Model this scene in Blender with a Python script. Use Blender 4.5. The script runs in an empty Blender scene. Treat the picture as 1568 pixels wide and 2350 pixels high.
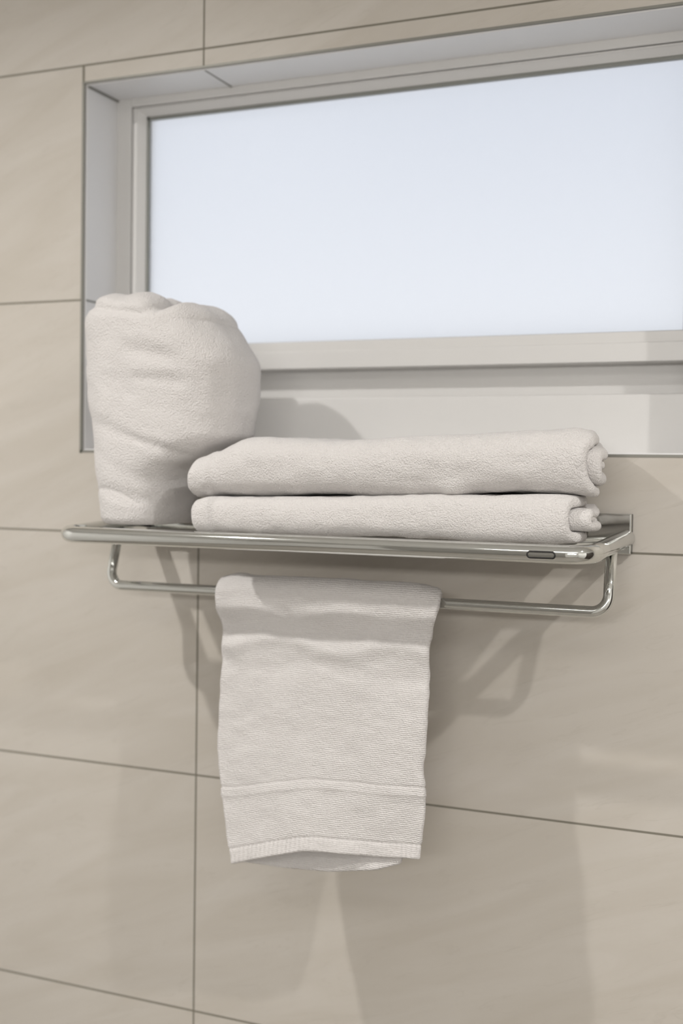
import bpy, bmesh, math
import numpy as np
from mathutils import Vector, Matrix

S = bpy.context.scene
COL = S.collection

# ------------------------------------------------------------------ camera
# wall face is y = 0, room is y < 0, z = 0 is a tile joint 1.45 m above the floor
cd = bpy.data.cameras.new('camera')
cam = bpy.data.objects.new('camera', cd)
COL.objects.link(cam)
yaw, pit, rol = -0.40360042, -0.03338723, 0.01459848
fw = Vector((math.sin(yaw)*math.cos(pit), math.cos(yaw)*math.cos(pit), math.sin(pit)))
r0 = Vector((math.cos(yaw), -math.sin(yaw), 0))
u0 = r0.cross(fw)
rt = r0*math.cos(rol) + u0*math.sin(rol)
up = -r0*math.sin(rol) + u0*math.cos(rol)
M = Matrix.Identity(4)
for i in range(3):
    M[i][0] = rt[i]; M[i][1] = up[i]; M[i][2] = -fw[i]
M.translation = Vector((0.75959018, -1.32648136, 0.08340712))
cam.matrix_world = M
cd.sensor_fit = 'VERTICAL'; cd.sensor_height = 36; cd.sensor_width = 24
cd.lens = 2800.353/2350*36
cd.clip_start = 0.05
cd.dof.use_dof = True
cd.dof.focus_distance = 1.19
cd.dof.aperture_fstop = 3.4
S.camera = cam

S.view_settings.view_transform = 'Standard'
S.view_settings.look = 'None'
S.view_settings.exposure = 0.05
S.view_settings.gamma = 1.0
S.view_settings.use_curve_mapping = False

# ------------------------------------------------------------------ sky outside the frosted window
SKY = 1.0
w = bpy.data.worlds.new('World'); S.world = w; w.use_nodes = True
nt = w.node_tree; nt.nodes.clear()
out = nt.nodes.new('ShaderNodeOutputWorld'); bg = nt.nodes.new('ShaderNodeBackground')
tc = nt.nodes.new('ShaderNodeTexCoord'); sep = nt.nodes.new('ShaderNodeSeparateXYZ')
mr = nt.nodes.new('ShaderNodeMapRange'); mr.inputs[1].default_value = 0.0; mr.inputs[2].default_value = 0.38
cr = nt.nodes.new('ShaderNodeValToRGB')
cr.color_ramp.elements[0].position = 0.0; cr.color_ramp.elements[0].color = (1.0, 0.995, 0.99, 1)
cr.color_ramp.elements[1].position = 1.0; cr.color_ramp.elements[1].color = (0.55, 0.59, 0.675, 1)
nt.links.new(tc.outputs['Generated'], sep.inputs[0]); nt.links.new(sep.outputs[2], mr.inputs[0])
nt.links.new(mr.outputs[0], cr.inputs[0]); nt.links.new(cr.outputs[0], bg.inputs[0])
bg.inputs[1].default_value = SKY*1.09
nt.links.new(bg.outputs[0], out.inputs[0])

# ------------------------------------------------------------------ downlights and added fill lamps
CEIL = 0.96
LAMPS = [(-0.465, -0.9, 11.5), (1.46, -0.91, 14.0)]     # x, y, watt: two recessed downlights
FILL_PANEL = (0.75, -2.0, 0.5, 1.6, 8.0)                  # unseen fill panel added on the ceiling behind the photographer
FILL_BAR = (1.1, 0.40, 1.3, 0.10, 16.0)                 # x, z, width, height, watt: unseen fill light added on the opposite wall
WARM = (1.0, 0.975, 0.945)
def lamp(name, x, y, z, watt, size, shape='DISK', sy=None):
    ld = bpy.data.lights.new(name, 'AREA'); ld.shape = shape; ld.size = size
    if sy: ld.size_y = sy
    ld.energy = watt; ld.color = WARM
    if shape == 'DISK': ld.spread = math.radians(152)
    lo = bpy.data.objects.new(name, ld); COL.objects.link(lo); lo.location = (x, y, z)
    return lo

# ------------------------------------------------------------------ materials
def newmat(name):
    m = bpy.data.materials.new(name); m.use_nodes = True
    n = m.node_tree; n.nodes.clear()
    o = n.nodes.new('ShaderNodeOutputMaterial'); b = n.nodes.new('ShaderNodeBsdfPrincipled')
    n.links.new(b.outputs[0], o.inputs[0])
    return m, n, b, o
def plain(name, col, rough=0.5, metal=0.0, spec=0.5):
    m, n, b, o = newmat(name)
    b.inputs['Base Color'].default_value = (*col, 1); b.inputs['Roughness'].default_value = rough
    b.inputs['Metallic'].default_value = metal; b.inputs['Specular IOR Level'].default_value = spec
    tc = n.nodes.new('ShaderNodeTexCoord'); no = n.nodes.new('ShaderNodeTexNoise'); no.inputs['Scale'].default_value = 60
    bp = n.nodes.new('ShaderNodeBump'); bp.inputs['Strength'].default_value = 0.03; bp.inputs['Distance'].default_value = 0.0005
    n.links.new(tc.outputs['Object'], no.inputs['Vector']); n.links.new(no.outputs['Fac'], bp.inputs['Height'])
    n.links.new(bp.outputs[0], b.inputs['Normal'])
    return m
def math_node(n, op, a, b=None, c=None):
    k = n.nodes.new('ShaderNodeMath'); k.operation = op
    for i, v in enumerate((a, b, c)):
        if v is None: continue
        if isinstance(v, (int, float)): k.inputs[i].default_value = v
        else: n.links.new(v, k.inputs[i])
    return k.outputs[0]

def tile_mat(name, base=(0.545, 0.508, 0.455), grout=(0.20, 0.185, 0.15), mode='back'):
    """beige sandstone-look porcelain, 600 x 300 mm tiles in straight rows"""
    m, n, b, o = newmat(name)
    tc = n.nodes.new('ShaderNodeTexCoord'); sp = n.nodes.new('ShaderNodeSeparateXYZ')
    n.links.new(tc.outputs['Object'], sp.inputs[0])
    X, Y, Z = sp.outputs
    hor = {'back': X, 'side': Y}[mode] if mode in ('back', 'side') else X
    ver = Z if mode in ('back', 'side') else Y
    g = 0.00125
    fz = math_node(n, 'PINGPONG', ver, 0.15)              # distance to the nearest joint z = k*0.3
    jz = math_node(n, 'LESS_THAN', fz, g)
    fx = math_node(n, 'PINGPONG', hor, 0.3)
    jx = math_node(n, 'LESS_THAN', fx, g)
    j = math_node(n, 'MAXIMUM', jz, jx)
    if mode == 'back':                                     # the cut tiles left of and above the window
        a = math_node(n, 'COMPARE', X, -0.1765, 0.0019)
        c1 = math_node(n, 'GREATER_THAN', Z, 0.577); c2 = math_node(n, 'LESS_THAN', Z, 0.6)
        a = math_node(n, 'MULTIPLY', a, math_node(n, 'MULTIPLY', c1, c2))
        j = math_node(n, 'MAXIMUM', j, a)
    # veins: stretched noise running up to the right
    m0 = n.nodes.new('ShaderNodeMapping'); m0.inputs['Rotation'].default_value = (0, math.radians(21), 0)
    n.links.new(tc.outputs['Object'], m0.inputs['Vector'])
    mp = n.nodes.new('ShaderNodeMapping'); mp.inputs['Scale'].default_value = (1.7, 3, 9)
    n.links.new(m0.outputs[0], mp.inputs['Vector'])
    nz = n.nodes.new('ShaderNodeTexNoise'); nz.inputs['Scale'].default_value = 2.2; nz.inputs['Detail'].default_value = 7
    nz.inputs['Roughness'].default_value = 0.55; nz.inputs['Distortion'].default_value = 0.9
    n.links.new(mp.outputs[0], nz.inputs['Vector'])
    nf = n.nodes.new('ShaderNodeTexNoise'); nf.inputs['Scale'].default_value = 11; nf.inputs['Detail'].default_value = 9
    nf.inputs['Roughness'].default_value = 0.7; nf.inputs['Distortion'].default_value = 0.4
    n.links.new(mp.outputs[0], nf.inputs['Vector'])
    r1 = n.nodes.new('ShaderNodeValToRGB'); r1.color_ramp.elements[0].position = 0.3; r1.color_ramp.elements[1].position = 0.7
    r1.color_ramp.elements[0].color = (base[0]*.935, base[1]*.925, base[2]*.91, 1)
    r1.color_ramp.elements[1].color = (base[0]*1.04, base[1]*1.045, base[2]*1.06, 1)
    n.links.new(nz.outputs['Fac'], r1.inputs[0])
    # thin pale scratches and dark hairlines
    rw = n.nodes.new('ShaderNodeValToRGB')
    e = rw.color_ramp.elements; e[0].position = 0.485; e[0].color = (0, 0, 0, 1); e[1].position = 0.5; e[1].color = (1, 1, 1, 1)
    e2 = rw.color_ramp.elements.new(0.515); e2.color = (0, 0, 0, 1)
    n2 = n.nodes.new('ShaderNodeTexNoise'); n2.inputs['Scale'].default_value = 3.1; n2.inputs['Detail'].default_value = 5; n2.inputs['Distortion'].default_value = 1.6
    mp2 = n.nodes.new('ShaderNodeMapping'); mp2.inputs['Location'].default_value = (3.1, 5, 1.7)
    mp2.inputs['Scale'].default_value = (1.0, 3, 7)
    n.links.new(m0.outputs[0], mp2.inputs['Vector']); n.links.new(mp2.outputs[0], n2.inputs['Vector'])
    n.links.new(n2.outputs['Fac'], rw.inputs[0])
    msk = math_node(n, 'MULTIPLY', rw.outputs[0], math_node(n, 'GREATER_THAN', nf.outputs['Fac'], 0.5))
    mx = n.nodes.new('ShaderNodeMix'); mx.data_type = 'RGBA'; mx.inputs[7].default_value = (base[0]*.86, base[1]*.85, base[2]*.83, 1)
    n.links.new(math_node(n, 'MULTIPLY', msk, 0.30), mx.inputs[0]); n.links.new(r1.outputs[0], mx.inputs[6])
    mg = n.nodes.new('ShaderNodeMix'); mg.data_type = 'RGBA'; mg.inputs[7].default_value = (*grout, 1)
    n.links.new(j, mg.inputs[0]); n.links.new(mx.outputs[2], mg.inputs[6])
    n.links.new(mg.outputs[2], b.inputs['Base Color'])
    rr = math_node(n, 'MULTIPLY_ADD', j, 0.45, 0.40); n.links.new(rr, b.inputs['Roughness'])
    b.inputs['Specular IOR Level'].default_value = 0.35
    hh = math_node(n, 'SUBTRACT', math_node(n, 'MULTIPLY', nf.outputs['Fac'], 0.35), math_node(n, 'MULTIPLY', j, 2.0))
    hh = math_node(n, 'SUBTRACT', hh, math_node(n, 'MULTIPLY', msk, 0.12))
    bp = n.nodes.new('ShaderNodeBump'); bp.inputs['Strength'].default_value = 0.55; bp.inputs['Distance'].default_value = 0.0011
    n.links.new(hh, bp.inputs['Height']); n.links.new(bp.outputs[0], b.inputs['Normal'])
    return m

def terry_mat(name, col=(0.685, 0.66, 0.645), rows=0.0, strength=0.85, cell=620.0, ribs=0.0):
    """looped cotton: tiny cells, optionally with fine woven rows"""
    m, n, b, o = newmat(name)
    tc = n.nodes.new('ShaderNodeTexCoord')
    nd = n.nodes.new('ShaderNodeTexNoise'); nd.inputs['Scale'].default_value = 90; nd.inputs['Detail'].default_value = 2
    ad = n.nodes.new('ShaderNodeMix'); ad.data_type = 'RGBA'; ad.blend_type = 'LINEAR_LIGHT'; ad.inputs[0].default_value = 0.0012
    n.links.new(tc.outputs['Object'], nd.inputs['Vector']); n.links.new(tc.outputs['Object'], ad.inputs[6]); n.links.new(nd.outputs['Color'], ad.inputs[7])
    vo = n.nodes.new('ShaderNodeTexVoronoi'); vo.inputs['Scale'].default_value = cell; vo.feature = 'F1'
    n.links.new(ad.outputs[2], vo.inputs['Vector'])
    no = n.nodes.new('ShaderNodeTexNoise'); no.inputs['Scale'].default_value = 330; no.inputs['Detail'].default_value = 4; no.inputs['Roughness'].default_value = 0.65
    n.links.new(tc.outputs['Object'], no.inputs['Vector'])
    h = math_node(n, 'MULTIPLY_ADD', vo.outputs['Distance'], -0.8, 1.0)
    h = math_node(n, 'ADD', h, math_node(n, 'MULTIPLY', no.outputs['Fac'], 1.1))
    if rows:
        sp = n.nodes.new('ShaderNodeSeparateXYZ'); n.links.new(ad.outputs[2], sp.inputs[0])
        rw = math_node(n, 'SINE', math_node(n, 'MULTIPLY', sp.outputs[2], 2*math.pi/0.0020))
        h = math_node(n, 'ADD', h, math_node(n, 'MULTIPLY', rw, rows))
    if ribs:
        sp2 = n.nodes.new('ShaderNodeSeparateXYZ'); n.links.new(ad.outputs[2], sp2.inputs[0])
        h = math_node(n, 'ADD', h, math_node(n, 'MULTIPLY', math_node(n, 'SINE', math_node(n, 'MULTIPLY', sp2.outputs[0], 2*math.pi/0.0054)), ribs))
    bp = n.nodes.new('ShaderNodeBump'); bp.inputs['Strength'].default_value = strength; bp.inputs['Distance'].default_value = 0.0013
    n.links.new(h, bp.inputs['Height']); n.links.new(bp.outputs[0], b.inputs['Normal'])
    mx = n.nodes.new('ShaderNodeMix'); mx.data_type = 'RGBA'
    mx.inputs[6].default_value = (col[0]*.93, col[1]*.925, col[2]*.92, 1); mx.inputs[7].default_value = (min(col[0]*1.04, 1), min(col[1]*1.04, 1), min(col[2]*1.04, 1), 1)
    n.links.new(no.outputs['Fac'], mx.inputs[0]); n.links.new(mx.outputs[2], b.inputs['Base Color'])
    b.inputs['Roughness'].default_value = 0.95; b.inputs['Specular IOR Level'].default_value = 0.1
    b.inputs['Sheen Weight'].default_value = 0.25; b.inputs['Sheen Roughness'].default_value = 0.5
    return m

def chrome_mat():
    m, n, b, o = newmat('chrome')
    b.inputs['Base Color'].default_value = (0.74, 0.75, 0.73, 1); b.inputs['Metallic'].default_value = 1
    tc = n.nodes.new('ShaderNodeTexCoord'); no = n.nodes.new('ShaderNodeTexNoise'); no.inputs['Scale'].default_value = 25
    n.links.new(tc.outputs['Object'], no.inputs['Vector'])
    n.links.new(math_node(n, 'MULTIPLY_ADD', no.outputs['Fac'], 0.05, 0.035), b.inputs['Roughness'])
    return m

def glass_mat():
    m, n, b, o = newmat('frosted_glass')
    b.inputs['Base Color'].default_value = (0.93, 0.95, 0.98, 1); b.inputs['Transmission Weight'].default_value = 1
    b.inputs['Roughness'].default_value = 0.36; b.inputs['IOR'].default_value = 1.25
    tr = n.nodes.new('ShaderNodeBsdfTranslucent'); tr.inputs['Color'].default_value = (0.93, 0.95, 0.98, 1)
    mx = n.nodes.new('ShaderNodeMixShader'); mx.inputs[0].default_value = 0.22
    tc = n.nodes.new('ShaderNodeTexCoord'); no = n.nodes.new('ShaderNodeTexNoise'); no.inputs['Scale'].default_value = 900
    bp = n.nodes.new('ShaderNodeBump'); bp.inputs['Strength'].default_value = 0.2; bp.inputs['Distance'].default_value = 0.0003
    n.links.new(tc.outputs['Object'], no.inputs['Vector']); n.links.new(no.outputs['Fac'], bp.inputs['Height']); n.links.new(bp.outputs[0], b.inputs['Normal'])
    n.links.new(b.outputs[0], mx.inputs[1]); n.links.new(tr.outputs[0], mx.inputs[2]); n.links.new(mx.outputs[0], o.inputs[0])
    return m

TILE = tile_mat('beige_sandstone_tile')
TILE_SIDE = tile_mat('beige_sandstone_tile_side', mode='side')
FLOORM = tile_mat('pale_floor_tile', base=(0.30, 0.28, 0.25), mode='floor')
REVEAL = plain('pale_reveal_tile', (0.78, 0.775, 0.775), 0.4)
PAINT = plain('white_paint', (0.78, 0.775, 0.76), 0.7)
CEILP = plain('ceiling_paint', (0.82, 0.81, 0.79), 0.8)
VINYL = plain('white_vinyl', (0.665, 0.655, 0.64), 0.38)
GASKET = plain('grey_rubber_gasket', (0.24, 0.245, 0.225), 0.6)
ALU = plain('grey_edge_trim', (0.24, 0.235, 0.21), 0.45, 0.5)
DARK = plain('grey_door', (0.35, 0.34, 0.32), 0.45)
BLACK = plain('black_rubber_and_reflection', (0.012, 0.011, 0.010), 0.5)  # slot seal rubber, and the dark reflection put on the plate sides
WHITEP = plain('white_lamp_trim', (0.8, 0.8, 0.78), 0.5)
CHROME = chrome_mat()
GLASS = glass_mat()
TERRY = terry_mat('white_terry_pile')
TERRYR = terry_mat('white_terry_rows', rows=0.28, strength=0.7)
HEMM = terry_mat('white_flat_weave', rows=0.25, strength=0.45, cell=380.0, ribs=0.9)

# ------------------------------------------------------------------ mesh helpers
def link(name, me, mat, parent=None, smooth=True, **props):
    o = bpy.data.objects.new(name, me); COL.objects.link(o)
    if mat: me.materials.append(mat)
    if parent: o.parent = parent
    if smooth:
        me.polygons.foreach_set('use_smooth', np.ones(len(me.polygons), bool))
    for k, v in props.items(): o[k] = v
    return o
def boxes(name, bs, mat, parent=None, bevel=0.0, seg=2, **props):
    bm = bmesh.new()
    for (x0, x1, y0, y1, z0, z1) in bs:
        r = bmesh.ops.create_cube(bm, size=1)
        for v in r['verts']:
            v.co = Vector((x0+(v.co.x+.5)*(x1-x0), y0+(v.co.y+.5)*(y1-y0), z0+(v.co.z+.5)*(z1-z0)))
    if bevel:
        bmesh.ops.bevel(bm, geom=bm.edges[:], offset=bevel, segments=seg, affect='EDGES', profile=0.5)
    me = bpy.data.meshes.new(name); bm.to_mesh(me); bm.free()
    o = link(name, me, mat, parent, smooth=False, **props)
    if bevel:
        me.polygons.foreach_set('use_smooth', np.ones(len(me.polygons), bool))
        md = o.modifiers.new('wn', 'WEIGHTED_NORMAL'); md.keep_sharp = False
    return o
def grid_mesh(name, P, wrap_w=True):
    """P: (U, W, 3) points -> quad mesh, W closed"""
    U, W = P.shape[:2]
    idx = np.arange(U*W).reshape(U, W)
    a = idx[:-1]; b = idx[1:]
    if wrap_w:
        q = np.stack([a, np.roll(a, -1, 1), np.roll(b, -1, 1), b], -1).reshape(-1, 4)
    else:
        q = np.stack([a[:, :-1], a[:, 1:], b[:, 1:], b[:, :-1]], -1).reshape(-1, 4)
    me = bpy.data.meshes.new(name)
    me.vertices.add(U*W); me.vertices.foreach_set('co', P.reshape(-1).astype(np.float32))
    me.loops.add(q.size); me.loops.foreach_set('vertex_index', q.reshape(-1).astype(np.int32))
    me.polygons.add(len(q)); me.polygons.foreach_set('loop_start', (np.arange(len(q))*4).astype(np.int32))
    me.update(calc_edges=True); me.validate()
    return me
def tube(name, pts, rad, mat, parent, n=28, corner=None, caps=True, **props):
    """round tube along a polyline whose inner corners are filleted"""
    P = [Vector(p) for p in pts]
    if corner:
        Q = [P[0]]
        for i in range(1, len(P)-1):
            a = (P[i-1]-P[i]); c = (P[i+1]-P[i]); la, lc = a.length, c.length; a.normalize(); c.normalize()
            ang = a.angle(c); d = min(corner/math.tan(ang/2), la*.49, lc*.49); R = d*math.tan(ang/2)
            cen = P[i] + (a+c).normalized()*(R/math.sin(ang/2))
            s = P[i]+a*d-cen; e = P[i]+c*d-cen; tot = s.angle(e); ax = s.cross(e).normalized()
            for k in range(13):
                Q.append(cen + Matrix.Rotation(tot*k/12, 3, ax) @ s)
        Q.append(P[-1]); P = Q
    rings = []; t0 = (P[1]-P[0]).normalized()
    nrm = t0.orthogonal().normalized()
    for i, p in enumerate(P):
        t = (P[min(i+1, len(P)-1)]-P[max(i-1, 0)]).normalized()
        ax = t0.cross(t)
        if ax.length > 1e-8: nrm = Matrix.Rotation(t0.angle(t), 3, ax.normalized()) @ nrm
        t0 = t; bn = t.cross(nrm)
        rings.append([p + (nrm*math.cos(2*math.pi*k/n) + bn*math.sin(2*math.pi*k/n))*rad for k in range(n)])
    me = grid_mesh(name, np.array([[list(v) for v in r] for r in rings]))
    if caps:
        bm = bmesh.new(); bm.from_mesh(me); bm.verts.ensure_lookup_table()
        m_ = len(rings)
        bm.faces.new([bm.verts[k] for k in range(n)]); bm.faces.new([bm.verts[(m_-1)*n+k] for k in range(n)][::-1])
        bmesh.ops.recalc_face_normals(bm, faces=bm.faces[:])
        bm.to_mesh(me); bm.free()
    return link(name, me, mat, parent, **props)
def empty(name, loc=(0, 0, 0), **props):
    o = bpy.data.objects.new(name, None); COL.objects.link(o); o.location = loc; o.empty_display_size = 0.02
    for k, v in props.items(): o[k] = v
    return o
def reparent(o, p):                     # keep world placement
    o.parent = p; o.location = o.location - p.location

# smooth value noise ------------------------------------------------------
def _h(i, j, k, seed):
    n = (i*374761393 + j*668265263 + k*2147483647 + seed*1274126177) & 0xffffffff
    n = ((n ^ (n >> 13))*1274126177) & 0xffffffff
    n = ((n ^ (n >> 16))*2246822519) & 0xffffffff
    return ((n ^ (n >> 15)) & 0xffffff)/float(0xffffff)*2-1
def vnoise(P, seed=0):
    P = np.asarray(P, float); f = np.floor(P).astype(np.int64); t = P-f; t = t*t*t*(t*(t*6-15)+10)
    r = 0
    for a in (0, 1):
        for b in (0, 1):
            for c in (0, 1):
                wgt = (t[..., 0] if a else 1-t[..., 0])*(t[..., 1] if b else 1-t[..., 1])*(t[..., 2] if c else 1-t[..., 2])
                r = r + wgt*_h(f[..., 0]+a, f[..., 1]+b, f[..., 2]+c, seed)
    return r
def fbm(P, seed=0, octv=3, gain=0.5):
    r = 0; a = 1
    for o in range(octv):
        r = r + a*vnoise(P*(2**o)+o*17.3, seed+o); a *= gain
    return r
def tab(v, pts):
    pts = sorted(pts); return np.interp(v, [p[0] for p in pts], [p[1] for p in pts])
def smooth1(a, k):
    ker = np.hanning(k+2)[1:-1]; ker /= ker.sum()
    return np.convolve(np.pad(a, k//2, mode='edge'), ker, mode='valid')[:len(a)]
def stab(v, pts, k=31):
    """smoothed table lookup"""
    pts = sorted(pts); lo, hi = pts[0][0], pts[-1][0]
    g = np.linspace(lo, hi, 400); f = np.interp(g, [p[0] for p in pts], [p[1] for p in pts])
    f = smooth1(f, k); return np.interp(v, g, f)

# ------------------------------------------------------------------ room shell
FLOOR = -1.45; XL, XR, YB, WT = -1.15, 2.15, -2.75, 0.14
wx0, wx1, wz0, wz1 = -0.1750, 0.603, 0.1057, 0.5769       # window opening
boxes('wall_back', [(XL-.1, wx0, 0, WT, FLOOR, CEIL), (wx1, XR+.1, 0, WT, FLOOR, CEIL),
                    (wx0, wx1, 0, WT, FLOOR, wz0), (wx0, wx1, 0, WT, wz1, CEIL)], TILE, kind='structure')
boxes('wall_left', [(XL-.1, XL, YB, 0, FLOOR, CEIL)], PAINT, kind='structure')
boxes('wall_right', [(XR, XR+.1, YB, 0, FLOOR, CEIL)], PAINT, kind='structure')
dx0, dx1 = -0.62, 0.16
boxes('wall_front', [(XL-.1, dx0, YB-.1, YB, FLOOR, CEIL), (dx1, XR+.1, YB-.1, YB, FLOOR, CEIL), (dx0, dx1, YB-.1, YB, 0.62, CEIL)], PAINT, kind='structure')
boxes('floor', [(XL-.1, XR+.1, YB-.1, WT, FLOOR-.1, FLOOR)], FLOORM, kind='structure')
boxes('ceiling', [(XL-.1, XR+.1, YB-.1, WT, CEIL, CEIL+.1)], CEILP, kind='structure')
boxes('door_2', [(XR-.04, XR-.001, -1.0, -.12, FLOOR, 0.62)], plain('dark_brown_door', (0.045, 0.035, 0.03), 0.4), kind='structure')
boxes('door_1', [(dx0, dx1, YB-.07, YB-.03, FLOOR, 0.62)], DARK, kind='structure')

# reveal lining (pale tile, thin, inside the opening)
rv = 0.002; D = 0.0725
jx = 0.0
boxes('trim_1', [(wx0, wx1-.001, 0.003, D, wz1-rv, wz1), (wx0, wx0+rv, 0.003, D, wz0, wz1-rv),
                 (wx1-rv, wx1, 0.003, D, wz0, wz1-rv), (wx0+rv, wx1-rv, 0.003, D, wz0, wz0+rv)], REVEAL, kind='structure')
# joint lines of the reveal tiles
boxes('trim_2', [(-0.0012, 0.0012, 0.004, D, wz1-rv-.0006, wz1-rv+.0003),
                 (wx0+rv-.0003, wx0+rv+.0025, 0.004, D, wz1-rv-.0022, wz1-rv+.0002),
                 (wx0+rv-.0003, wx0+rv+.0006, 0.004, D, 0.2988, 0.3012)], ALU, kind='structure')
# metal edge profile round the opening
e = 0.0032
boxes('trim_3', [(wx0-e, wx0+.0003, -.0008, 0.004, wz0-e, wz1+.0003), (wx0-e, wx1+.02, -.0008, 0.004, wz1-.0003, wz1+e*.75),
                 (wx0-e, wx1+.02, -.0008, 0.004, wz0-e*.8, wz0+.0003)], ALU, kind='structure')

# window: outer frame, sash, gasket, pane, sill block
win = empty('window_1', (0.21, D, wz0), kind='structure')
def wpart(name, bs, mat, bevel=0.0):
    o = boxes(name, bs, mat, None, bevel); reparent(o, win); return o
fy = D
gx0, gz0, gz1 = -0.1330, 0.2475, 0.5490                   # visible glass
wpart('window_frame', [(wx0, wx0+.0235, fy, fy+.06, wz0, wz1), (wx0+.0235, wx1-.0235, fy, fy+.06, wz1-.0125, wz1),
                       (wx1-.0195, wx1, fy, fy+.06, wz0, wz1),
                       (wx0+.0235, wx1-.0235, fy+.036, fy+.06, 0.170, 0.225)], VINYL, 0.0012)
wpart('window_sill', [(wx0+.0235, wx1-.0235, fy-.002, fy+.055, wz0, 0.1755)], VINYL, 0.0022)
sx0, sx1, sz0, sz1 = wx0+.0245, wx1-.0200, 0.2120, wz1-.0130
sy0, sy1 = fy+.003, fy+.045
bw, yb = 0.0075, fy+0.013                                 # sloped glazing bead: width and inner depth
gx1 = wx1-.0330
wpart('sash', [(sx0, gx0-.0025-bw, sy0, sy1, sz0, sz1), (gx1+.0025+bw, sx1, sy0, sy1, sz0, sz1),
               (gx0-.0025-bw, gx1+.0025+bw, sy0, sy1, gz1+.0045+bw, sz1), (gx0-.0025-bw, gx1+.0025+bw, sy0, sy1, sz0, 0.2340),
               (gx0-.0025-bw, gx1+.0025+bw, sy0+.0035, sy1, 0.2335, gz0-.001)], VINYL, 0.0012)
def bead():
    # mitred ring: front edge on the sash face, inner edge near the glass
    o = [(gx0-.0025-bw, gz0-.001), (gx0-.0025-bw, gz1+.0045+bw), (gx1+.0025+bw, gz1+.0045+bw), (gx1+.0025+bw, gz0-.001)]
    i_ = [(gx0-.0025, gz0-.001), (gx0-.0025, gz1+.0045), (gx1+.0025, gz1+.0045), (gx1+.0025, gz0-.001)]
    V = [(x, sy0+.001, z) for x, z in o]+[(x, yb, z) for x, z in i_]+[(x, yb+.012, z) for x, z in o]+[(x, yb+.012, z) for x, z in i_]
    F = []
    for k in range(3):
        F += [(k, k+1, k+5, k+4), (k+4, k+5, k+13, k+12), (k+8, k+12, k+13, k+9)]
    me = bpy.data.meshes.new('glazing_bead'); me.from_pydata(V, [], F); me.update()
    b_ = link('glazing_bead', me, VINYL, None, smooth=False); reparent(b_, win)
bead()
wpart('gasket', [(gx0-.0026, gx0+.0008, yb+.0015, fy+.022, gz0, gz1+.0045), (gx1-.0008, gx1+.0026, yb+.0015, fy+.022, gz0, gz1+.0045),
                 (gx0-.0026, gx1+.0026, yb+.0015, fy+.022, gz1+.0005, gz1+.0046), (gx0-.0026, gx1+.0026, yb+.001, fy+.022, gz0-.0012, gz0)], GASKET)
wpart('pane', [(gx0-.003, gx1+.003, fy+.0175, fy+.0225, gz0-.001, gz1+.0048)], GLASS)

# ceiling downlights, then the added fill panel
for i, (lx, ly, watt) in enumerate(LAMPS):
    t = empty('ceiling_or_fill_light', (lx, ly, CEIL), label='round recessed downlight in the white ceiling, '+('nearer the left wall' if i == 0 else 'nearer the right wall'), category='light', group='ceiling lights')
    bm = bmesh.new()
    prof = [(0.030, 0.0), (0.030, -0.003), (0.034, -0.006), (0.048, -0.006), (0.051, -0.003), (0.051, 0.0)]
    N = 48
    P = np.array([[[r*math.cos(2*math.pi*k/N), r*math.sin(2*math.pi*k/N), z] for k in range(N)] for r, z in prof])
    bm.free()
    link('trim_ring', grid_mesh('trim_ring', P), WHITEP, t)
    l = lamp('lamp', 0, 0, -0.004, watt, 0.052); l.parent = t
t = empty('ceiling_or_fill_light', (FILL_PANEL[0], FILL_PANEL[1], CEIL), label='wide added fill panel on the ceiling behind the camera, unseen', category='light')
hw, hd = FILL_PANEL[3]/2, FILL_PANEL[2]/2
boxes('fill_panel_frame', [(-hw-.015, hw+.015, -hd-.015, -hd, -.012, 0), (-hw-.015, hw+.015, hd, hd+.015, -.012, 0),
                      (-hw-.015, -hw, -hd, hd, -.012, 0), (hw, hw+.015, -hd, hd, -.012, 0)], WHITEP, t)
l = lamp('lamp', 0, 0, -0.008, FILL_PANEL[4], FILL_PANEL[3], 'RECTANGLE', FILL_PANEL[2]); l.parent = t

t = empty('fill_bar_light', (FILL_BAR[0], YB, FILL_BAR[1]), label='long added fill light on the wall opposite the window, unseen', category='light')
vw, vh = FILL_BAR[2]/2, FILL_BAR[3]/2
boxes('fill_bar_housing', [(-vw-.02, vw+.02, 0, .05, vh, vh+.015), (-vw-.02, vw+.02, 0, .05, -vh-.015, -vh),
                  (-vw-.02, -vw, 0, .05, -vh, vh), (vw, vw+.02, 0, .05, -vh, vh), (-vw, vw, 0, .02, -vh, vh)], WHITEP, t)
l = lamp('lamp', 0, .046, 0, FILL_BAR[4], FILL_BAR[2], 'RECTANGLE', FILL_BAR[3]); l.rotation_euler = (math.radians(90), 0, 0); l.parent = t

# ------------------------------------------------------------------ the chrome towel rack
SXL, SXR = -0.066, 0.528           # side rail centre lines
ZW, ZF, PF = 0.0165, 0.0085, 0.193 # height at wall / at front bar, reach of the front bar
def zs(p): return ZW + (ZF-ZW)*p/PF
rack = empty('towel_rack', ((SXL+SXR)/2, 0, zs(0)), label='chrome wall-mounted towel shelf with rounded rails and a hanging bar underneath', category='towel rack')
def rp(o): reparent(o, rack); return o
rp(tube('outer_rail', [(SXL, -0.006, zs(0.006)), (SXL, -PF, zs(PF)), (SXR, -PF, zs(PF)), (SXR, -0.006, zs(0.006))], 0.0091, CHROME, None, n=40, corner=0.022))
for p in (0.020, 0.078, 0.136):
    rp(tube('shelf_bar', [(SXL, -p, zs(p)-.0056), (SXR, -p, zs(p)-.0056)], 0.0058, CHROME, None, n=28))
rp(tube('hanging_bar', [(SXL+.006, -0.088, zs(.09)-.006), (SXL+.003, -0.101, -0.0555), (SXR+.000, -0.101, -0.0545), (SXR, -0.088, zs(.09)-.006)], 0.0059, CHROME, None, n=32, corner=0.017))
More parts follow.
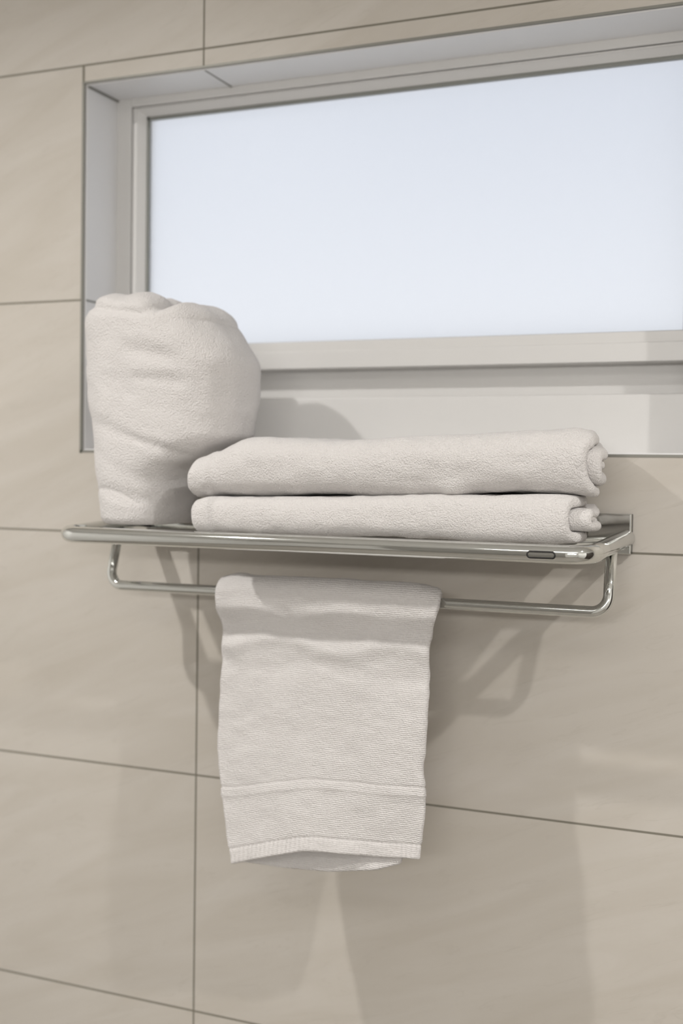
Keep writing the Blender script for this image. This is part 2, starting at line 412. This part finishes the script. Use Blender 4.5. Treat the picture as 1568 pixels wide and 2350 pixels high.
for x0, x1 in ((SXL-.006, SXL+.041), (SXR-.041, SXR+.006)):
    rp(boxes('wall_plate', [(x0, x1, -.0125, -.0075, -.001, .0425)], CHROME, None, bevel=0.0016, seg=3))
    rp(boxes('dark_reflection_strip', [(x0+.0006, x1-.0004, -.0078, 0, -.0005, .042)], BLACK, None, bevel=0.0006))  # black strip standing in for the dark reflection on the plate's side
# long black-edged slot near the right end of the front rail
def slot():
    n = 40; cx, cz, hl, hh = 0.4835, zs(PF)-0.0008, 0.0132, 0.0029
    def loop(off, lift):
        L = []
        for k in range(n):
            a = 2*math.pi*k/n; sx = hl-hh if math.cos(a) > 0 else -(hl-hh)
            x = cx+sx+(hh+off)*math.cos(a); dz = (hh+off)*math.sin(a)
            y = -PF - math.sqrt(max(0.0091**2-(dz-.0005)**2, 0))-lift
            L.append((x, y, cz+dz))
        return L
    me = grid_mesh('slot_seal', np.array([loop(.0009, -.0002), loop(.0008, .0005), loop(-.0007, .0005), loop(-.0008, -.0002)]))
    o = link('slot_seal', me, BLACK, None, label='black outline of the oval slot'); rp(o)
slot()

# ------------------------------------------------------------------ cloth sheets
def strip_points(path, x0, x1, thick, M=330, Mi=110, E=9, end_round=0.5, disp=None, zmap=None):
    """sheet of cloth swept along path (K,2)=(p,z); x0/x1/thick arrays per path sample. returns (K,W,3)"""
    K = len(path)
    d = np.gradient(path, axis=0); d /= np.linalg.norm(d, axis=1)[:, None]+1e-12
    nrm = np.stack([-d[:, 1], d[:, 0]], 1)                       # to the left of travel
    xs, of, face = [], [], []
    a = np.linspace(0, 1, M); xs += list(a); of += [1]*M; face += [1]*M
    for t in np.linspace(0, np.pi, E+2)[1:-1]: xs.append(('R', math.sin(t))); of.append(math.cos(t)); face.append(0)
    b = np.linspace(1, 0, Mi); xs += list(b); of += [-1]*Mi; face += [-1]*Mi
    for t in np.linspace(np.pi, 0, E+2)[1:-1]: xs.append(('L', math.sin(t))); of.append(math.cos(t)); face.append(0)
    W = len(xs)
    X = np.zeros((K, W)); OF = np.tile(np.array(of, float), (K, 1))*thick[:, None]/2
    for j, v in enumerate(xs):
        if isinstance(v, tuple):
            X[:, j] = (x1+v[1]*thick/2) if v[0] == 'R' else (x0-v[1]*thick/2)
        else: X[:, j] = x0+(x1-x0)*v
    P = path[:, None, 0]+nrm[:, None, 0]*OF; Z = path[:, None, 1]+nrm[:, None, 1]*OF
    Y = -P
    N3 = np.stack([np.zeros((K, W)), -np.tile(nrm[:, :1], (1, W)), np.tile(nrm[:, 1:], (1, W))], -1)
    R = np.stack([X, Y, Z], -1)
    fc = np.tile(np.array(face, float), (K, 1))
    if zmap is not None: R[..., 2] = zmap(R[..., 0], R[..., 2], -R[..., 1])
    if disp is not None: R = R + N3*disp(R, fc)[..., None]
    return R
def resample(pts, K):
    pts = np.array(pts, float); s = np.r_[0, np.cumsum(np.linalg.norm(np.diff(pts, axis=0), axis=1))]
    g = np.linspace(0, s[-1], K); r = np.stack([np.interp(g, s, pts[:, 0]), np.interp(g, s, pts[:, 1])], 1)
    return r, g
def endtaper(g, thick, e=0.004):
    L = g[-1]; d = np.minimum(g, L-g); q = np.clip(d/e, 0, 1)
    return thick*np.sqrt(np.clip(1-(1-q)**2, 0.0004, 1))
def mark(R, seed, amp=0.00022, s=1/0.0016):
    return amp*vnoise(R*s, seed)

# ---- folded towels on the shelf
def folded(name, label, x_left, x_right, ztop, zbot, pfront, pback, seed, layers, hem_amp=1.0, **kw):
    """layers: list of (inset, thickness, dx_left, dx_right). ztop / zbot: tables over x"""
    zt0, zb0 = 1.0, 0.0
    bmv = []; fcs = []; base = 0
    t_ = empty(name, (float((x_left+x_right)/2), -0.11, float(np.mean([z for _, z in zbot]))), label=label, category='towel', group='folded towels stacked on the shelf')
    H0 = np.mean([z for _, z in ztop])-np.mean([z for _, z in zbot])
    for li, (ins, th, dl, dr) in enumerate(layers):
        h = H0-2*ins-th; r = h/2
        pf = pfront-ins-th/2
        zc = H0/2
        pts = [(pback, zc-r)]
        flat = pf-r*1.15
        pts += [(p, zc-r) for p in np.linspace(pback, flat, 12)[1:]]
        for a in np.linspace(-90, 90, 25)[1:-1]:
            ca, sa = math.cos(math.radians(a)), math.sin(math.radians(a))
            pts.append((flat+r*1.15*abs(ca)**kw.get('sq', 0.85), zc+r*math.copysign(abs(sa)**0.92, sa)))
        pts += [(p, zc+r) for p in np.linspace(flat, pback, 12)]
        K = 240 if li == 0 else 130
        path, g = resample(pts, K)
        path = np.stack([smooth1(path[:, 0], 9), smooth1(path[:, 1], 9)], 1)
        tk = endtaper(g, np.full(K, th))
        s = g/g[-1]
        wob = lambda sd, am: am*(vnoise(np.stack([s*5, s*0+sd, s*0], -1), seed+sd)+.5*vnoise(np.stack([s*13, s*0+sd, s*0], -1), seed+sd+3))
        x0 = x_left+dl+wob(1+li, .0022); x1 = x_right+dr+wob(5+li, .0028)-.24*np.clip(.150-path[:, 0], 0, 1)-.6*np.clip(path[:, 0]-.172, 0, 1)
        def zmap(X, Z, P):
            zt = stab(X, ztop); zb = stab(X, zbot)
            return zb+Z/H0*(zt-zb)
        def disp(R, fc):
            low = 0.0026*fbm(R*np.array([9, 14, 22]), seed, 3)
            med = 0.0008*fbm(R*np.array([70, 70, 70]), seed+9, 2)
            d = (low+med)*(0.9 if li == 0 else 0.7) + mark(R, seed+li)
            if li == 0:
                xl = R[..., 0]-x0[:, None]
                d = d - hem_amp*0.0022*np.exp(-((xl-.0185)/.0020)**2) - hem_amp*0.0016*(xl < .0185) - 0.0008*np.exp(-((xl-.0135)/.0008)**2)
                d = d + 0.0006*np.exp(-((xl-.0215)/.0016)**2)
                # a small pinched dimple near the right on the lower edge
                if kw.get('dimple'):
                    dx, dz = kw['dimple']
                    d = d - 0.006*np.exp(-(((R[..., 0]-dx)/.014)**2+((R[..., 2]-dz)/.008)**2))*(R[..., 1] < -.12)
            return d
        R = strip_points(path, x0, x1, tk, M=330 if li == 0 else 160, zmap=zmap, disp=disp)
        lim = stab(R[..., 0], zbot); R[..., 2] = np.maximum(R[..., 2], lim+.0002)
        if kw.get('flat'): R[..., 2] = np.minimum(R[..., 2], stab(R[..., 0], ztop)+.0001)
        U, W = R.shape[:2]
        idx = np.arange(U*W).reshape(U, W)+base
        bmv.append(R.reshape(-1, 3)); base += U*W
        a, b = idx[:-1], idx[1:]
        fcs.append(np.stack([a, np.roll(a, -1, 1), np.roll(b, -1, 1), b], -1).reshape(-1, 4))
    V = np.concatenate(bmv); Q = np.concatenate(fcs)
    V = V-np.array(t_.location)
    me = bpy.data.meshes.new(name); me.vertices.add(len(V)); me.vertices.foreach_set('co', V.reshape(-1).astype(np.float32))
    me.loops.add(Q.size); me.loops.foreach_set('vertex_index', Q.reshape(-1).astype(np.int32))
    me.polygons.add(len(Q)); me.polygons.foreach_set('loop_start', (np.arange(len(Q))*4).astype(np.int32)); me.update(calc_edges=True); me.validate()
    loc = t_.location.copy(); props = {k: t_[k] for k in ('label', 'category', 'group')}
    bpy.data.objects.remove(t_)
    o = link(name, me, TERRY, None, **props); o.location = loc
    return o

LB = [(0.10, 0.0160), (0.49, 0.0160), (0.53, 0.0200)]
LT = [(0.10, 0.049), (0.113, 0.0545), (0.20, 0.056), (0.229, 0.0565), (0.325, 0.0605), (0.416, 0.0640), (0.50, 0.0645), (0.53, 0.060)]
folded('folded_towel', 'white terry towel folded flat, lower of the two stacked on the shelf', 0.1045, 0.511, LT, LB, 0.1905, 0.022, 11,
       [(0.0, 0.0095, 0, 0.000), (0.0098, 0.0095, 0.004, 0.012), (0.0185, 0.0070, .006, 0.011)], flat=1, sq=0.62)
UB = [(x, z-0.0012) for x, z in [(0.09, 0.054), (0.113, 0.0555), (0.229, 0.0575), (0.325, 0.0610), (0.416, 0.0645), (0.50, 0.0650), (0.54, 0.060)]]
UT = [(0.09, 0.092), (0.100, 0.095), (0.125, 0.105), (0.149, 0.1165), (0.178, 0.119), (0.230, 0.117), (0.284, 0.118), (0.333, 0.122), (0.403, 0.123), (0.447, 0.127), (0.491, 0.129), (0.510, 0.129), (0.535, 0.118)]
folded('folded_towel', 'white terry towel folded flat, upper of the two stacked on the shelf', 0.0965, 0.5195, UT, UB, 0.187, 0.022, 37,
       [(0.0, 0.0105, 0, 0.000), (0.0108, 0.0105, 0.003, 0.008), (0.0210, 0.0095, .006, 0.006)], dimple=(0.388, 0.069))

# ---- upright bundled towel on the left of the shelf
def bundle():
    K, W = 250, 520
    lv = [(20, -5.5, 42.5), (30, -5.5, 45), (47, -5.5, 46.5), (71, -4.5, 50.5), (84, 1, 58), (96, 10, 71), (120, 26.5, 91.5), (143, 26.4, 94.8), (167, 24.8, 97.9),
          (191, 24.1, 100.7), (205, 23.7, 100.4), (219, 19.3, 96), (234, 13.6, 90.6), (248, 7.4, 85.4), (260, 1.5, 76), (270, 0, 68), (290, 0, 66)]
    cxs = [(a/1000, b/1000) for a, b, c in lv]; as_ = [(a/1000, c/1000) for a, b, c in lv]
    th = np.linspace(0, 2*np.pi, W, endpoint=False)
    n = 2.8; c, s = np.cos(th), np.sin(th)
    ex = np.sign(c)*np.abs(c)**(2/n); ey = np.sign(s)*np.abs(s)**(2/n)
    zt = [(-.120, .262), (-.092, .273), (-.070, .2815), (-.046, .2860), (-.030, .2835), (-.013, .2795), (.002, .2815), (.013, .2825), (.026, .2775), (.040, .2600), (.050, .2680), (.062, .2745), (.080, .2710), (.104, .260), (.14, .23)]
    rows = []
    z0, zsd = 0.0200, 0.2480
    t = np.linspace(0, 1, K)
    for ti in t:
        if ti < .04:                                     # underside
            q = ti/.04; r = q*0.93; z = z0+.0*q; zz = z0
            cx = tab(z0, cxs); a = tab(z0, as_); b = .066
            X = cx+a*r*ex; Y = -.104+b*r*ey; Z = np.full(W, z0)
        elif ti < .78:
            q = (ti-.04)/.74; zz = z0+(zsd-z0)*q
            rr = 1-.07*(max(0, 1-(zz-z0)/.009))**2
            cx = stab(zz, cxs, 25); a = stab(zz, as_, 25)*rr
            b = (.066+.008*math.sin(min(1, (zz-z0)/.2)*math.pi*.5))*rr
            X = cx+(a-.0018)*ex; Y = -.104+b*ey; Z = np.full(W, zz)
        else:
            q = (ti-.78)/.22*math.pi/2; r = math.cos(q)**0.55; hgt = math.sin(q)
            if ti == 1: r = 0
            cx0 = stab(zsd, cxs, 25); a0 = stab(zsd, as_, 25)
            X = cx0*1.0+(a0-.0018)*r*ex; Y = -.104+.074*r*ey
            top = stab(X, zt, 15)
            # rim stands highest at the front fold, dips behind it
            yy = Y+.104
            top = top-.004*np.exp(-((yy+.012)/.014)**2)*(np.abs(X) < .06)
            Z = zsd+(top-zsd)*hgt
        rows.append(np.stack([X, Y, Z], -1))
    R = np.array(rows)
    dU = np.gradient(R, axis=0); dW = np.roll(R, -1, 1)-np.roll(R, 1, 1)
    N3 = np.cross(dW, dU); ln = np.linalg.norm(N3, axis=-1, keepdims=True); N3 = N3/np.maximum(ln, 1e-9)
    N3[ln[..., 0] < 1e-9] = 0
    cen = np.array([.01, -.104, .14]); sg = np.sign(((R-cen)*N3).sum(-1)); N3 = N3*np.where(sg == 0, 1, sg)[..., None]
    x, z = R[..., 0], R[..., 2]
    front = np.clip(-(R[..., 1]+.104)/.03, 0, 1)
    # slanted soft folds
    A = np.stack([(x*.94-z*.34)*9, R[..., 1]*16, (z*.94+x*.34)*30], -1)
    d = .0016*fbm(A, 5, 3, .5)+.0009*fbm(R*32, 8, 2)
    def crease(x1_, z1_, x2_, z2_, wd, dp, lip=0.0):
        L = math.hypot(x2_-x1_, z2_-z1_); ux, uz = (x2_-x1_)/L, (z2_-z1_)/L
        s_ = (x-x1_)*ux+(z-z1_)*uz; q_ = -(x-x1_)*uz+(z-z1_)*ux
        m_ = 1/(1+np.exp(-s_/.006))*1/(1+np.exp((s_-L)/.006))
        return front*m_*(-dp*np.exp(-(q_/wd)**2)+lip*np.exp(-((q_-wd*1.7)/(wd*1.1))**2))
    d = d+crease(-.055, .268, .024, .255, .0045, .0045, .0015)+crease(.024, .255, .045, .266, .005, .003)
    d = d+crease(.0, .216, .062, .207, .008, .0022, .0010)+crease(.012, .183, .085, .178, .007, .0022, .0012)
    d = d+crease(-.045, .137, .015, .118, .008, .0016, .0007)+crease(.01, .118, .07, .100, .006, .0022, .001)
    d = d+crease(-.03, .06, .03, .045, .008, .002, .001)
    # the lower hem peeking out
    d = d+front*(-.0010*np.exp(-((z-(.040+.02*np.sin((x+.08)*30)))/.0022)**2))*(x < .02)
    rim = np.clip((z-z0)/.02, 0, 1)
    d = d*rim+mark(R, 3, .0002)
    R = R+N3*d[..., None]
    R[..., 2] = np.maximum(R[..., 2], z0-.0002)
    me = grid_mesh('bundled_towel', R-np.array([0, -.104, z0]))
    o = link('bundled_towel', me, TERRY, None, label='tall white terry towel bundled upright at the left end of the shelf', category='towel')
    o.location = (0, -.104, z0)
bundle()

# ---- hand towel over the hanging bar
def hand_towel():
    rail_p, rail_z = .101, -.055
    top = empty('hand_towel', (.225, -rail_p, rail_z), label='white hand towel with a woven border draped over the bar under the shelf', category='towel')
    ZB = [(.110, -.356), (.128, -.3535), (.172, -.339), (.214, -.3265), (.232, -.3240), (.265, -.3225), (.306, -.321), (.350, -.317)]
    ZK = [(.110, -.353), (.147, -.352), (.191, -.352), (.244, -.3485), (.298, -.338), (.345, -.320)]
    zb0 = -.34
    XLf = [(-.36, .1325), (-.350, .1325), (-.335, .130), (-.319, .125), (-.285, .1185), (-.266, .114), (-.222, .106), (-.173, .105), (-.114, .105), (-.097, .1045), (-.088, .101), (-.075, .0955), (-.055, .0935), (-.02, .0935)]
    XRf = [(-.36, .344), (-.321, .346), (-.303, .3475), (-.289, .3485), (-.257, .3475), (-.240, .3440), (-.221, .345), (-.175, .346), (-.129, .344), (-.100, .344), (-.085, .3455), (-.069, .349), (-.053, .3525), (-.02, .350)]
    def build(th, rad, lift, seed, dl, dr, tagname, K):
        lean = .027
        pts = [(rail_p+rad+lean+lift, zb0)]
        pts += [(rail_p+rad+lift*(rail_z-.01-z)/.25+lean*((rail_z-.01-z)/(rail_z-.01-zb0))**1.2, z) for z in np.linspace(zb0, rail_z-.010, 40)[1:]]
        for a in np.linspace(0, 180, 30):
            pts.append((rail_p+rad*math.cos(math.radians(a)), rail_z+rad*math.sin(math.radians(a))))
        pts += [(rail_p-rad+(2*rad-.005+.8*lean)*max(0, (rail_z-.008-z)/(rail_z-.008-zb0))**.8*(1 if tagname == 'outer' else .6), z) for z in np.linspace(rail_z-.008, zb0, 40)]
        path, g = resample(pts, K)
        path = np.stack([smooth1(path[:, 0], 7), smooth1(path[:, 1], 7)], 1)
        front = g < g[int(np.argmax(path[:, 1]))]
        FR = np.tile(front[:, None], (1, 300+100+18)).astype(float)
        db = np.where(front, g, 9.0)                              # distance from the front bottom edge
        tk = np.full(K, th)
        if tagname == 'outer':
            tk = tk-.0022*(db < .0175)-.0018*np.exp(-((db-.0175)/.0013)**2)
            tk = tk-.0024*np.exp(-((db-.0815)/.0014)**2)+.0014*np.exp(-((db-.0725)/.0035)**2)-.0010*(db < .071)*(db > .0175)
        tk = endtaper(g, tk, .003)
        zz = path[:, 1]
        x0 = np.where(front, stab(zz, XLf, 15), np.interp(zz, [zb0, -.07, -.03], [.138, .106, .0935]))+dl
        x1 = np.where(front, stab(zz, XRf, 15), np.interp(zz, [zb0, -.07, -.03], [.322, .336, .350]))+dr
        jit = .0006*vnoise(np.stack([g*90, g*0, g*0], -1), seed)
        x0 = smooth1(x0, 9)+jit; x1 = smooth1(x1, 9)+jit[::-1]
        def zmap(X, Z, P):
            za = rail_z-.01
            zb = np.where(FR > .5, stab(X, ZB, 41), stab(X, ZK, 41))
            f = np.clip((za-Z)/(za-zb0), 0, 2)
            # top edge of the drape droops slightly to both sides
            droop = -.005*np.clip((X-.31)/.04, 0, 1)**2-.004*np.clip((.115-X)/.02, 0, 1)**2
            return np.where(Z < za, za+(zb-za)*f, Z+droop*np.clip((Z-za)/.02, 0, 1))
        def disp(R, fc):
            z = R[..., 2]; x = R[..., 0]; fr = FR
            w_ = np.clip((rail_z-z)/.03, 0, 1)
            d = w_*(.0034*fbm(R*np.array([16, 2, 9]), seed, 2))+.0009*fbm(R*np.array([45, 20, 60]), seed+4, 2)
            # bottom edge: curls forward at both corners, arches back in the middle
            q = np.clip((-.16-z)/.18, 0, 1)
            d = d+fr*q**1.5*.006*(np.cos((x-.232)/.115*np.pi)*-.5)
            # rolls just below the bar
            d = d+fr*(.0030*np.exp(-((z+.083+.006*np.sin((x-.09)*52))/.010)**2)-.0034*np.exp(-((z+.107+.006*np.sin((x-.09)*45+1))/.009)**2)+.0020*np.exp(-((z+.130+.005*np.sin((x-.1)*38))/.010)**2))
            d = d+fr*.005*np.exp(-(((x-.110)/.012)**2+((z+.088)/.012)**2))-fr*.004*np.exp(-(((x-.122)/.010)**2+((z+.118)/.020)**2))
            return d*np.where(fc == 0, .8, 1)+mark(R, seed, .0002)
        R = strip_points(path, x0, x1, tk, M=300, Mi=100, zmap=zmap, disp=disp)
        return R, db, g, front
    R, db, g, front = build(.0078, .0172, .0, 21, 0, 0, 'outer', 520)
    R = R[::1]
    loc = np.array([.225, -rail_p, rail_z])
    # split along the path into hem, border band and body (shared boundary rows)
    i1 = int(np.argmax(db > .0175)); i2 = int(np.argmax(db > .0815))
    link('hem', grid_mesh('hem', R[:i1+1]-loc), HEMM, top, label='flat ribbed hem along the bottom edge')
    link('border_band', grid_mesh('border_band', R[i1:i2+1]-loc), TERRYR, top, label='bordered lower band between two woven creases')
    link('terry_body', grid_mesh('terry_body', R[i2:]-loc), TERRYR, top)
    R2, *_ = build(.0060, .0101, -.0, 22, .003, -.0035, 'inner', 300)
    # the inner fold stops a little above the outer edge
    link('inner_fold', grid_mesh('inner_fold', R2-loc), TERRY, top)
hand_towel()
